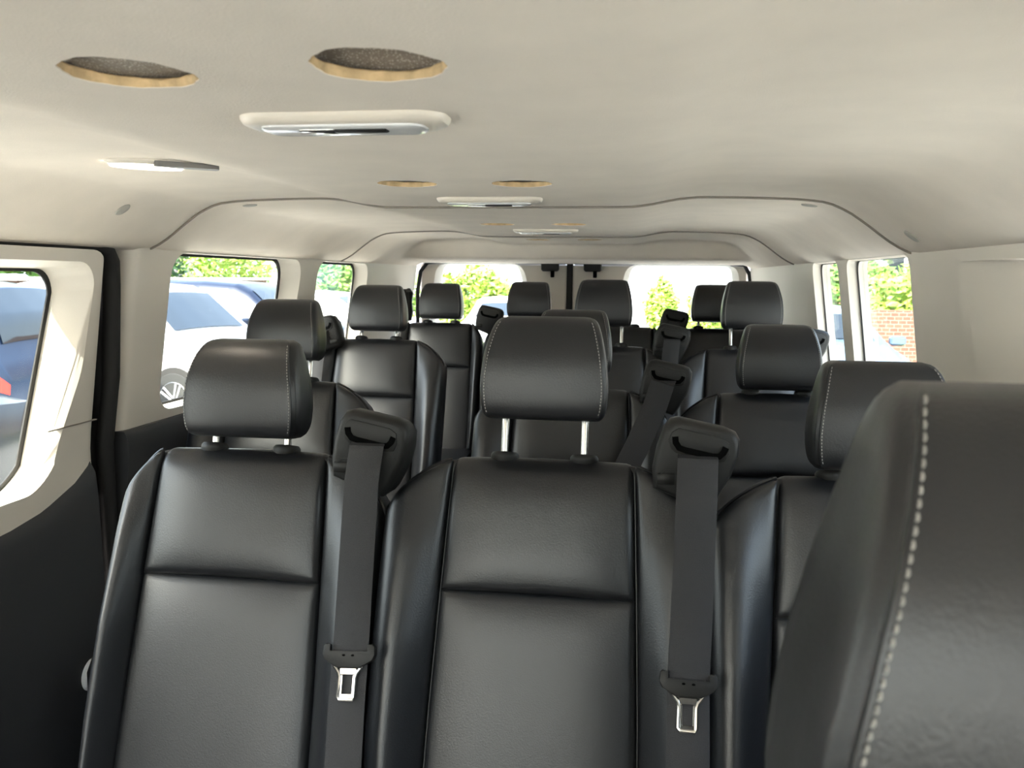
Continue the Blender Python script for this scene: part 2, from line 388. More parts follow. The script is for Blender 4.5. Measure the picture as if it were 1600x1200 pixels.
# cab sides ahead of the passenger area
for sx, nm, wn in ((-1, 'wall_left', 'window_6'), (1, 'wall_right', 'window_7')):
    y1 = .30 if sx < 0 else .42
    q = dual(-.58, y1-.15, .88, 1.25, .05)
    struct(wall_panel(nm, sx, -.75, y1, .868, 1.295, [q])); pane(wn, sx, q[1], .052); lower(nm+'_lower', sx, -1.3, y1)
# sliding door: pale surround with window, dark lower panel
DW = (rrect(.42, 1.562, .80, 1.245, .055, 8), [(y, z) for y, z in rrect(.45, 1.502, .80, 1.228, .045, 8)])
def glass_edge(y, z): return y if y < 1.2 else y+.012+(1.228-z)*.10-max(0, .93-z)*1.1
def jamb_edge(y, z): return y if y < 1.2 else y+.014
DW = ([(jamb_edge(y, z), z) for y, z in DW[0]], [(glass_edge(y, z), z) for y, z in DW[1]])
door = wall_panel('door_1', -1, .30, 1.615, .74, 1.268, [DW], thick=.068, rnd=.035); struct(door, 'pale sliding door trim around the side window')
rc = .06; arc = [(1.615-rc+rc*math.sin(a), 1.268-rc+rc*math.cos(a)) for a in [PI/2*k/8 for k in range(9)]]+[(1.64, 1.268-rc), (1.64, 1.30), (1.615-rc, 1.30)]
boolean(door, [MB().rings([[Vector((-x, p[0], p[1])) for p in arc] for x in (.70, 1.05)]).build('cutter', None)])
g = pane('window_8', -1, DW[1], .062, rim=.012)
# dark lower panel of the door; its top edge sweeps down towards the front
def dl(s, t):
    y = .30+s*1.315; ztop = interp([(.3, .755), (1.34, .765), (1.44, .78), (1.54, .815), (1.60, .855)], y); z = t*ztop
    x = interp([(0, .845), (.3, .84), (.6, .838), (.88, .842), (.96, .848), (1, .875)], t)
    e = 1.615-y; x += .03*(1-math.sqrt(max(0, 1-(1-min(e, .03)/.03)**2)))
    return (-x, y, z)
MB().grid(dl, 50, 40).build('lower_panel', M['dark'], door)
MB().box((-.852, 1.53, .915), (.006, .15, .0025)).build('trim_joint', M['seam'], door)
k = thing('door_knob', 'round pale dished fitting low on the dark sliding door panel beside the first seat', 'door fitting', (-.838, 1.53, .385))
mt = Matrix.Rotation(PI/2, 4, 'Y')
MB().lathe([(.034, -.004), (.034, .006), (.028, .012), (.024, .012), (.018, .006), (.004, .004)], 28, mt).build('dish', M['lens'], k)
# rubber seal round the sliding door opening, and the dark gap behind it
P = [Vector((-.868, 1.655, 0)), Vector((-.868, 1.655, .85)), Vector((-.845, 1.655, 1.0)), Vector((-.833, 1.655, 1.2)), Vector((-.828, 1.648, 1.245)), Vector((-.824, 1.625, 1.272)), Vector((-.822, 1.58, 1.283)), Vector((-.822, .3, 1.283))]
struct(MB().tube(P, .018, 10).build('trim_1', M['rubber']))
struct(MB().box((-.90, 1.655, .65), (.03, .16, 1.34)).box((-.90, .95, 1.285), (.03, 1.4, .05)).build('trim_2', M['rubber']))
# floor, front bulkhead, windscreen
struct(MB().box((0, 1.42, -.03), (1.9, 5.5, .06)).build('floor', M['carpet']))
struct(MB().rings([[Vector((x, y, z)) for y, z in ((-1.30, .80), (-1.05, .84), (-.86, .83), (-.80, .78), (-.78, .55), (-.86, .45), (-1.30, .40))] for x in (-.84, .84)]).build('bounce_dashboard', mat('bounce_dashboard_beige', (.46, .42, .36), .7)))  # dashboard out of view, added and kept pale to bounce sunlight onto the ceiling
struct(MB().rings([[Vector((x*k, y, z)) for x in (-.85, -.5, 0, .5, .85)]+[Vector((x*k, y, .35)) for x in (.85, -.85)] for y, z, k in ((-1.36, .80, 1), (-1.7, .74, .98), (-2.0, .64, .93), (-2.15, .5, .86))]).build('bounce_bonnet', paint('bounce_bonnet_white', (.75, .75, .74), 0)))  # unseen white bonnet, added to reflect sun up through the windscreen
struct(MB().box((0, -1.32, .4), (1.9, .06, .86)).build('wall_front', M['dark']))
ws = [Vector((x, y, z)) for x, y, z in ((-.8, -1.3, .83), (.8, -1.3, .83), (.8, -.78, 1.37), (-.8, -.78, 1.37))]
struct(MB().rings([ws, [p+Vector((0, -.006, .004)) for p in ws]]).build('window_9', M['glass'], smooth=False))
# small belt anchor on the wall next to the rear door
a = MB(); a.tube([(-.775, 3.82, 1.16), (-.765, 3.80, 1.145), (-.768, 3.80, 1.11), (-.772, 3.81, 1.06), (-.768, 3.80, 1.02)], [.012, .02, .015, .022, .012], 8)
a.box((-.80, 3.82, 1.14), (.06, .04, .05), bev=.008)
tag(a.build('belt_anchor', M['plastic']), 'small crumpled black belt anchor on the pale wall just ahead of the rear door', 'belt anchor')

# ------------------------------------------------------------------ rear doors
def rear_door(name, x0, x1, win):
    ob = MB().box(((x0+x1)/2, 4.145, 1.07), (x1-x0, .06, .45), bev=.012).build(name, M['trim'])
    z0, z1 = .90, 1.285
    inn = [(lerp(win[0], win[2], t), 0) for t in (0, 1)]
    def outl(d):
        pts = [(win[2]-d, z0-d), (win[3]+d, z0-d), (win[1]+d, z1+d*.3), (win[0]-d, z1+d*.3)]
        out = []
        for i in range(4):                                        # rounded corners
            p, a, b = Vector(pts[i]), Vector(pts[i-1]), Vector(pts[(i+1) % 4]); r = .035+d
            u, q = (a-p).normalized()*r, (b-p).normalized()*r
            out += [tuple((p+u)*(1-t)**2+p*2*t*(1-t)+(p+q)*t*t) for t in [k/5 for k in range(6)]]
        return out
    A, B = outl(.028), outl(0)
    c = MB().rings([[Vector((p[0], y, p[1])) for p in q] for y, q in ((4.0, A), (4.113, A), (4.15, B), (4.3, B))]).build('cutter', None)
    boolean(ob, [c]); struct(ob)
    lo = MB().box(((x0+x1)/2, 4.15, .43), (x1-x0, .05, .84), bev=.012).build('lower_panel', M['dark'], ob)
    return ob, B
rd1, B1 = rear_door('door_2', -.795, -.062, (-.685, -.306, -.745, -.20))
rd2, B2 = rear_door('door_3', -.034, .795, (.252, .722, .17, .765))
for ob, B, nm in ((rd1, B1, 'window_10'), (rd2, B2, 'window_11')):
    struct(MB().rings([[Vector((p[0], 4.165, p[1])) for p in B], [Vector((p[0], 4.169, p[1])) for p in B]]).build(nm, M['glass'], smooth=False))
for ob, xc in ((rd1, -.142), (rd2, .064)):
    l = MB().box((xc, 4.095, 1.285), (.085, .04, .06), bev=.008).build('door_latch', M['plastic'], ob)
    MB().box((xc+.012, 4.09, 1.243), (.018, .02, .034), bev=.003).build('catch', M['slot'], l)
struct(MB().box((-.048, 4.14, .67), (.030, .05, 1.26), bev=.008).build('trim_3', M['rubber']))
P = [Vector((-.805, 4.10, 0)), Vector((-.805, 4.10, 1.15)), Vector((-.79, 4.10, 1.25)), Vector((-.755, 4.10, 1.293)), Vector((-.70, 4.10, 1.300)), Vector((.72, 4.10, 1.300)), Vector((.775, 4.10, 1.293)), Vector((.80, 4.10, 1.25)), Vector((.812, 4.10, 1.15)), Vector((.812, 4.10, 0))]
struct(MB().tube(P, .010, 8).build('trim_4', M['rubber']))

# ------------------------------------------------------------------ seats
UNIT = 1.0
TILT = math.radians(18)
UP = Vector((0, math.sin(TILT), math.cos(TILT))); NF = Vector((0, -math.cos(TILT), math.sin(TILT)))
def P3(u, v, d): return Vector((u, 0, 0))+UP*v+NF*d
SH = [(0, 0), (.150, -.004), (.175, -.013), (.20, -.028), (.225, -.048), (.243, -.068), (.2545, -.088)]
def topv(u): return smooth_interp(SH, abs(u))
HW = [(-.62, .240), (-.45, .2565), (-.25, .257), (-.12, .256), (-.088, .2545)]
INS = [(-.62, .168), (-.40, .164), (-.22, .158), (0, .149)]
VS = -.215                                                     # seam between upper and lower insert
def roll(e, r): return 0 if e >= r else r*(1-math.sqrt(max(0, 1-(1-max(e, 0)/r)**2)))
MESH = {}
def mk(name, mb, m, angle=50):
    o = mb.build(name, M[m], angle=angle); me = o.data; bpy.data.objects.remove(o); return me
def nonlin(s, k=.55): return s                                # grid spacing hook
def edge_pack(n, e=.10, k=5):                                   # parameter values packed near both ends
    a = [e*(1-math.cos(PI/2*i/k)) for i in range(k)]; b = [e+(1-2*e)*i/(n-1) for i in range(n)]
    return a+b+[1-q for q in reversed(a)]
def sheet(fn, S, T):
    v = [fn(s, t) for t in T for s in S]; n = len(S)
    return MB().add(v, [(j*n+i, j*n+i+1, (j+1)*n+i+1, (j+1)*n+i) for j in range(len(T)-1) for i in range(n-1)])
S_, T_ = edge_pack(22), edge_pack(26)
def lower_insert(s, t):
    v = lerp(-.60, VS-.001, t); hw = interp(INS, v)-.001; u = (2*s-1)*hw
    e = min(hw-abs(u), VS-v, 9)
    return P3(u, v, .012*(1-(2*s-1)**4)*(1-max(0, 2*t-1)**6)-roll(e, .011)*1.1 - .002)
def upper_insert(s, t):
    L = .215; tot = L+.075; q = t*tot                            # path length upward, then over the top edge
    r = .034
    hw0 = interp(INS, max(VS, VS+q if VS+q < 0 else 0))-.001; u = (2*s-1)*hw0
    e = min(hw0-abs(u), q, 9)
    flat = L-r
    if q < flat: v, d = VS+q, 0
    elif q < flat+r*PI/2: a = (q-flat)/r; v, d = VS+flat+r*math.sin(a), -r*(1-math.cos(a))
    else: v, d = 0, -r-(q-flat-r*PI/2)
    a = 0 if q < flat else min(PI/2, (q-flat)/r)
    puff = .014*(1-(2*s-1)**4)*(1-min(1, abs(2*q/L-.9))**4) if q < L else 0
    k = roll(e, .011)*1.1
    v += topv(u)*1.0
    return P3(u, v-math.sin(a)*k+.004*math.sin(a), d+puff-math.cos(a)*k-.0)
def bolster(side):
    def fn(s, t):
        v0 = -.60
        # s: from the insert seam (0) outwards and round to the side (1)
        sa = min(1, s/.72); hi = interp(INS, lerp(v0, 0, t))
        uo_at = interp(HW, lerp(v0, -.088, t)); u = lerp(hi+.0005, uo_at, sa)
        v = lerp(v0, topv(u)-.004, t)
        hi = interp(INS, v); uo = interp(HW, v); u = lerp(hi+.0005, uo, sa); v = lerp(v0, topv(u)-.004, t)
        am = interp([(-.6, .05), (-.3, .045), (-.15, .028), (-.06, .010), (0, .0)], v)
        d = am*math.sin(PI*min(1, sa*.80+.0))**1.2
        back = 0
        if s > .72:
            q = (s-.72)/.28; d0 = am*math.sin(PI*.80)**1.2; d = d0-q*(.045+d0); u = uo+.004*math.sin(PI*q)
        e = min((u-hi), topv(u)-v-.003) if s < .9 else 9
        ee = min(sa*(uo-hi), max(0, topv(u)-.004-v)*.8)
        k = roll(ee, .012)
        cr = uo-u if s <= .72 else 0
        rr = roll(max(cr, 0), .02)*.6 if s <= .72 else .02*.6*(1-(s-.72)/.28)
        return P3(side*u, v, d-k*1.1-rr)
    return fn
def shell_outline():
    pts = []
    for i in range(0, 15): u = .2545*i/14; pts.append((u, topv(u)))
    for v in (-.12, -.18, -.25, -.35, -.45, -.55, -.60, -.62): pts.append((interp(HW, v), v))
    pts += [(.12, -.62), (0, -.62)]
    return pts+[(-u, v) for u, v in reversed(pts[1:-1])]
def shell():
    O = [Vector(p) for p in shell_outline()]; n = len(O)
    def ring(ins, d):
        out = []
        for i in range(n):
            e = O[(i+1) % n]-O[i-1]; nn = Vector((-e.y, e.x)).normalized()   # outline runs clockwise: outward normal
            q = O[i]-nn*ins; out.append(P3(q.x, q.y, d))
        return out
    rs = [ring(.020, -.016), ring(.008, -.014), ring(.002, -.018), ring(0, -.028), ring(0, -.075), ring(.006, -.09), ring(.022, -.098)]
    return MB().rings(rs)
def piping(sd):
    m = MB()
    m.tube([P3(sd*u, topv(u)-.0015, -.013) for u in [.152+.1025*i/12 for i in range(13)]]+[P3(sd*(interp(HW, v)+.001), v, -.016) for v in (-.11, -.15, -.2, -.3, -.42, -.55)], .0032, 6)
    return m
MESH['shell'] = mk('back_shell', shell(), 'leather'); MESH['ui'] = mk('upper_insert', sheet(upper_insert, S_, edge_pack(34, .06)), 'leather')
MESH['li'] = mk('lower_insert', sheet(lower_insert, S_, T_), 'leather2')
MESH['bl'] = mk('bolster', sheet(bolster(-1), edge_pack(26, .05), edge_pack(34, .06)), 'leather'); MESH['br'] = mk('bolster', sheet(bolster(1), edge_pack(26, .05), edge_pack(34, .06)), 'leather')
MESH['pl'] = mk('piping', piping(-1), 'leather'); MESH['pr'] = mk('piping', piping(1), 'leather')
def warp(me, fn):
    m2 = me.copy()
    for q in m2.vertices: q.co = fn(q.co)
    m2.update(); return m2
def fit(key, nl, nr):                                             # a seat back with slimmer bolsters next to a wall or a neighbour
    k = (key, nl, nr)
    if nl == nr == 1: return MESH[key]
    if k not in MESH: MESH[k] = warp(MESH[key], lambda c: Vector((-.155+(c.x+.155)*nl if c.x < -.155 else .155+(c.x-.155)*nr if c.x > .155 else c.x, c.y, c.z)))
    return MESH[k]
# headrest, origin at the middle of its underside
HRW = [(0, .088), (.006, .094), (.02, .0985), (.05, .1005), (.09, .0975), (.13, .090), (.155, .083), (.165, .077), (.17, .066)]
HRF = [(0, .022), (.004, .010), (.012, .003), (.03, -.001), (.07, -.003), (.10, -.001), (.128, .008), (.148, .020), (.16, .033), (.167, .046), (.17, .060)]
HRB = [(0, .070), (.008, .088), (.03, .102), (.07, .106), (.11, .100), (.15, .086), (.165, .077), (.17, .070)]
HZ = [0, .001, .003, .006, .010, .016, .024, .035, .05, .065, .08, .095, .11, .122, .134, .144, .152, .158, .163, .1665, .169, .17]
def hr_section(z, n=18):
    w_, yf, yb = smooth_interp(HRW, z), smooth_interp(HRF, z), smooth_interp(HRB, z)
    r = min(.010, (yb-yf)*.4); out = []
    fx = w_-.004                                                   # half width of the front face at the seam
    for i in range(n+1):
        s = -1+2*i/n; s = math.copysign(abs(s)**.8, s)
        out.append((s*fx, yf-.004*(1-s*s)))
    for k, (dx, dy) in enumerate(((.0005, .0028), (.0005, .0055), (.004, .0075), (.0065, .012))): out.append((fx+dx*(1 if k else -.8), yf+dy))
    dep = yb-yf
    for q in (.25, .45, .65, .8): out.append((w_+.003*math.sin(PI*q), yf+.012+(dep-.012)*q*.95))
    rb = .02
    for a in (0, 30, 60, 90): a = math.radians(a); out.append((w_-rb+rb*math.cos(a)-.002, yb-rb*min(1, dep/.05)*(1-math.sin(a))))
    rt = out[n+1:]
    mid = [(x, yb+.002) for x in (w_*.5, 0, -w_*.5)]
    return out+mid+[(-x, y) for x, y in reversed(rt)]
MESH['hr'] = mk('headrest', MB().rings([[Vector((x, y, z)) for x, y in hr_section(z)] for z in HZ]), 'leather', 60)
def stitches(sd, n, zlo, zhi, big):
    m = MB()
    for sd in (sd,):
        for i in range(n):
            z = lerp(zlo, zhi, (i+.5)/n); h = (zhi-zlo)/n*.62
            a = Vector((sd*(smooth_interp(HRW, z-h/2)-.0065), smooth_interp(HRF, z-h/2)-.0012, z-h/2)); b = Vector((sd*(smooth_interp(HRW, z+h/2)-.0065), smooth_interp(HRF, z+h/2)-.0012, z+h/2))
            m.tube([a, (a+b)/2+Vector((0, -.0006, 0)), b], [.0005, big, .0005], 5)
    return m
for k, sd in (('L', -1), ('R', 1)):
    MESH['st'+k] = mk('stitching', stitches(sd, 30, .010, .160, .0009), 'stitch')
big = lambda c: Vector((c.x*lerp(1.22, .87, min(1, max(0, c.z/.17))), c.y*1.5-.006, .17+(c.z-.17)*1.4))
for k, sd in (('L', -1), ('R', 1)): MESH['bst'+k] = warp(mk('stitching', stitches(sd, 44, .004, .166, .0008), 'stitch'), big)
MESH['bhr'] = warp(MESH['hr'], big)
post = MB(); post.tube([(0, .05, .02), (0, .05, -.02), (0, .048, -.13)], .0062, 14)
MESH['post'] = mk('headrest_post', post, 'chrome')
sl = MB().lathe([(.020, -.006), (.0235, .000), (.0235, .006), (.0205, .010), (.008, .0105)], 26)
MESH['sleeve'] = mk('post_sleeve', sl, 'plastic')
# seat belt guide on the shoulder: origin at seat centre, backrest top
def bez(m):
    return [(.178+.0*m, -.03), (.176, .0), (.182, .035), (.192, .066), (.202, .079), (.214, .082), (.285, .068), (.300, .062), (.307, .050), (.306, .028), (.296, -.005), (.272, -.05), (.262, -.062), (.24, -.055)]
def shrink(pts, k): 
    cx = sum(p[0] for p in pts)/len(pts); cz = sum(p[1] for p in pts)/len(pts); return [(cx+(p[0]-cx)*k, cz+(p[1]-cz)*k) for p in pts]
o_ = bez(0); b = MB()
b.rings([[Vector((x, y+.0, z-dz)) for x, z in shrink(o_, k)] for y, k, dz in ((-.055, .84, 0), (-.0535, .90, 0), (-.050, .955, 0), (-.044, .985, 0), (-.036, 1, 0), (-.01, .99, .002), (.02, .93, .010), (.04, .82, .022), (.05, .65, .03))])
MESH['bez'] = mk('belt_guide', b, 'plastic', 40)
b = MB(); b.prism([(.199, .048), (.204, .062), (.214, .068), (.278, .055), (.289, .047), (.290, .030), (.284, .018), (.27, .016), (.21, .029), (.203, .036)], -.0575, -.05, bev=.0012); MESH['bezp'] = mk('guide_plate', b, 'plastic', 40)
def ribbon(path, w0, th, y, m=None):                              # flat band in the x-z plane
    m = m or MB(); P = [Vector((p[0], 0, p[1])) for p in path]; rs = []
    for i, p in enumerate(P):
        t = (P[min(i+1, len(P)-1)]-P[max(i-1, 0)]).normalized(); nn = Vector((-t.z, 0, t.x))*w0/2
        rs.append([p+nn+Vector((0, y, 0)), p-nn+Vector((0, y, 0)), p-nn+Vector((0, y+th, 0)), p+nn+Vector((0, y+th, 0))])
    return m.rings(rs)
MESH['slot'] = mk('belt_slot', ribbon([(.2085, .055), (.2095, .046), (.215, .038), (.225, .0345), (.265, .0265), (.275, .027), (.281, .033), (.2845, .041)], .0095, .012, -.0595), 'slot')
b = ribbon([(.187, -.006), (.196, .002), (.21, .003)], .0015, .002, -.0565); MESH['clip'] = mk('cover_clip', b.box((.197, -.007, -.0)[:1]+(-.0545, -.012), (.028, .004, .018), bev=.0015), 'plastic')
cu = []
for k_, (z, sx_, sy_) in enumerate(((0, .90, .90), (.012, .98, .98), (.04, 1, 1), (.09, 1, 1), (.115, .97, .97), (.125, .85, .85))):
    cu.append([Vector((x*sx_, y*sy_, z)) for x, y in rrect(-.245, .245, -.23, .23, .06, 5)])
MESH['cushion'] = mk('seat_cushion', MB().rings(cu), 'leather2')

def bez_flip(me, name):
    m2 = me.copy(); m2.transform(Matrix.Scale(-1, 4, (1, 0, 0))); m2.flip_normals(); return m2
for q in ('bez', 'bezp', 'slot', 'clip'): MESH[q+'L'] = bez_flip(MESH[q], q)
GROUPS = {1: 'front row of black seats', 2: 'second row of black seats', 3: 'third row of black seats', 4: 'rearmost row of black seats', 0: None}
SEATH = .57
def seat(x, y, ztop, lift, row, label, guide=0, headrest=True, nl=1, nr=1, gx=0):
    x += .032; ztop += .146
    t = thing('passenger_seat', label, 'seat', (x, y, 0), GROUPS[row])
    L = (0, 0, ztop)
    link('back_shell', fit('shell', nl, nr), t, L); link('upper_insert', MESH['ui'], t, L); link('lower_insert', MESH['li'], t, L)
    link('bolster', fit('bl', nl, nr), t, L); link('bolster', fit('br', nl, nr), t, L); link('piping', fit('pl', nl, nr), t, L); link('piping', fit('pr', nl, nr), t, L)
    zb = ztop-SEATH*math.cos(TILT); yb = -SEATH*math.sin(TILT)
    cu_ = link('seat_cushion', MESH['cushion'], t, (0, yb-.18, zb-.15)); cu_.scale.x = (.31+.10*(nl+nr))/.51
    if nl != nr: cu_.location.x = .05*(nr-nl)
    MB().box((0, yb-.14, (zb-.15)/2), (.34, .34, zb-.155), bev=.02).build('seat_base', M['plastic'], t)
    if headrest:
        B_ = 'b' if row == 0 else ''
        h = link('headrest', MESH[B_+'hr'], t, (0, -.022, ztop+lift), (math.radians(-6), 0, 0))
        for q in 'LR': link('stitching', MESH[B_+'st'+q], h)
    for s in (-1, 1):
        if headrest: link('headrest_post', MESH['post'], t, (s*.0665, -.012, ztop+lift), (math.radians(-12), 0, 0))
        link('post_sleeve', MESH['sleeve'], t, (s*.0665, .030, ztop-.009), (math.radians(-18), 0, 0))
    if guide:
        k = 'L' if guide < 0 else ''
        G = link('belt_guide', MESH['bez'+k], t, (gx, 0, ztop)); link('guide_plate', MESH['bezp'+k], G); link('belt_slot', MESH['slot'+k], G); link('cover_clip', MESH['clip'+k], G)
    return t
seat(-.390, 1.335, .925, .022, 1, 'black leather seat nearest the sliding door, first row, headrest slightly raised', 1, nl=.5)
seat(.128, 1.335, .929, .066, 1, 'black leather middle seat of the first row, headrest raised high on two bare steel posts', 1)
seat(.650, 1.325, .922, .012, 1, 'black leather first row seat partly hidden behind the large close headrest', 1, nr=.6)
seat(-.685, 2.185, .938, .055, 2, 'black leather second row seat against the wall behind the sliding door', 0)
seat(.112, 2.195, .938, .038, 2, 'black leather second row seat hidden almost wholly behind the raised middle headrest', 1)
seat(.640, 2.195, .938, .008, 2, 'black leather second row seat with its headrest pushed right down, by the window wall', 1, nr=.6)
seat(-.660, 2.955, 1.000, .028, 3, 'black leather third row single seat beside the aisle with a shiny rounded side', -1, gx=.055)
seat(.160, 3.02, .988, .068, 3, 'black leather third row seat with headrest in front of the rear door seam', 1)
seat(.674, 3.00, .988, .068, 3, 'black leather third row seat by the wall, headrest overlapping the rear window edge', 1, gx=-.055, nr=.6)
seat(-.636, 3.87, 1.015, .016, 4, 'black leather last row seat in front of the rear window behind the sliding door side', 1, nl=.5, nr=.5)
seat(-.215, 3.87, 1.012, .030, 4, 'black leather last row seat just left of the black seam of the rear doors', 0, nl=.5, nr=.5)
seat(.205, 3.87, 1.012, 0, 4, 'black leather last row seat with its headrest missing', 1, headrest=False, nl=.5, nr=.5)
seat(.626, 3.87, 1.010, .028, 4, 'black leather last row seat whose headrest peeks out beside a nearer headrest', 0, nl=.5, nr=.5)
seat(.464, .352, .96, .052, 0, 'very close black leather front seat, only its big headrest with pale stitching in view', 0)

# ------------------------------------------------------------------ seat belts
def belt(pts, w_, label, tongue_at=None, roll_=0):
    """pts: (x, y, z) centre line; band lies across x"""
    pts = [(p[0]+.032, p[1], p[2]+.146) for p in pts]
    if tongue_at is not None: tongue_at += .146
    t = thing('seat_belt', label, 'seat belt', pts[-1], 'black seat belts hanging from the shoulder guides')
    o = Vector(pts[-1]); P = []
    for i in range(len(pts)-1):
        for k in range(6): P.append(Vector(pts[i]).lerp(Vector(pts[i+1]), k/6))
    P.append(Vector(pts[-1])); rs = []
    for i, p in enumerate(P):
        tg = (P[min(i+1, len(P)-1)]-P[max(i-1, 0)]).normalized(); ax = Vector((1, 0, 0)); ax = (ax-tg*ax.dot(tg)).normalized(); nn = ax.cross(tg)
        if nn.y > 0: nn = -nn
        a = ax*w_/2; q = nn*.0009
        rs.append([p-o+a+q*.3, p-o+a*.93+q, p-o-a*.93+q, p-o-a+q*.3, p-o-a-q*.3, p-o-a*.93-q, p-o+a*.93-q, p-o+a-q*.3])
    MB().rings(rs).build('webbing', M['webbing'], t)
    if tongue_at is not None:
        i = min(range(len(P)), key=lambda j: abs(P[j].z-tongue_at)); p = P[i]-o; tg = (P[i+1]-P[i-1]).normalized()
        g = link('latch_tongue', None, t) if False else None
        H = MB(); H.prism([(-.040, .010), (-.041, -.002), (-.037, -.010), (-.018, -.021), (.018, -.021), (.037, -.010), (.041, -.002), (.040, .010), (.036, .014), (.031, .012), (.030, .001), (-.030, .001), (-.031, .012), (-.036, .014)], -.007, .006, bev=.002)
        h = H.build('latch_tongue', M['plastic'], t); h.location = p+Vector((0, -.003, 0))
        ang = math.atan2(tg.y, -tg.z) ; h.rotation_euler = (-math.atan2(-tg.y, -tg.z)*1.0, math.atan2(-tg.x, -tg.z), 0)
        MB().box((-.007, -.0065, -.003), (.005, .003, .003), bev=.001).box((.007, -.0065, -.003), (.005, .003, .003), bev=.001).build('rivets', M['slot'], h)
        pl = MB()
        def bar(path, r): pl.tube([(x, -.002, z) for x, z in path], r, 8)
        bar([(-.022, -.018), (-.0145, -.028), (-.0125, -.034), (-.0125, -.062), (-.0105, -.066), (.0105, -.066), (.0125, -.062), (.0125, -.034), (.0145, -.028), (.022, -.018)], .0028)
        pl.box((0, -.001, -.062), (.022, .003, .009), bev=.001).box((-.0095, -.001, -.046), (.004, .003, .03), bev=.001).box((.0095, -.001, -.046), (.004, .003, .03), bev=.001).box((0, -.001, -.026), (.026, .003, .010), bev=.001)
        pl.build('metal_plate', M['chrome'], h)
    return t
belt([(-.148, 1.286, .958), (-.147, 1.268, .952), (-.147, 1.240, .90), (-.145, 1.19, .72), (-.1425, 1.17, .67), (-.138, 1.13, .58), (-.134, 1.095, .48), (-.128, 1.05, .36)], .056, 'black seat belt beside the seat nearest the sliding door, steel tongue hanging', .658)
belt([(.371, 1.286, .958), (.371, 1.268, .952), (.369, 1.240, .90), (.364, 1.19, .72), (.361, 1.165, .65), (.361, 1.12, .56), (.361, 1.09, .48), (.361, 1.05, .36)], .060, 'black seat belt between middle and partly hidden first row seats, steel tongue hanging', .650)
belt([(.350, 2.142, .970), (.345, 2.125, .962), (.325, 2.10, .90), (.285, 2.06, .81), (.25, 2.03, .74), (.21, 1.99, .64)], .060, 'black seat belt slanting down from the second row shoulder guide')
belt([(.402, 2.968, 1.018), (.402, 2.95, 1.012), (.396, 2.93, .96), (.389, 2.87, .80), (.385, 2.82, .68)], .056, 'black seat belt hanging from the third row shoulder guide')
belt([(.447, 3.818, 1.04), (.447, 3.80, 1.034), (.443, 3.78, .98), (.437, 3.72, .82)], .050, 'black seat belt hanging from the rearmost shoulder guide')
belt([(-.848, 2.905, 1.030), (-.848, 2.888, 1.024), (-.846, 2.87, .98), (-.845, 2.80, .80), (-.845, 2.76, .68)], .050, 'black seat belt of the third row single seat, along the wall')

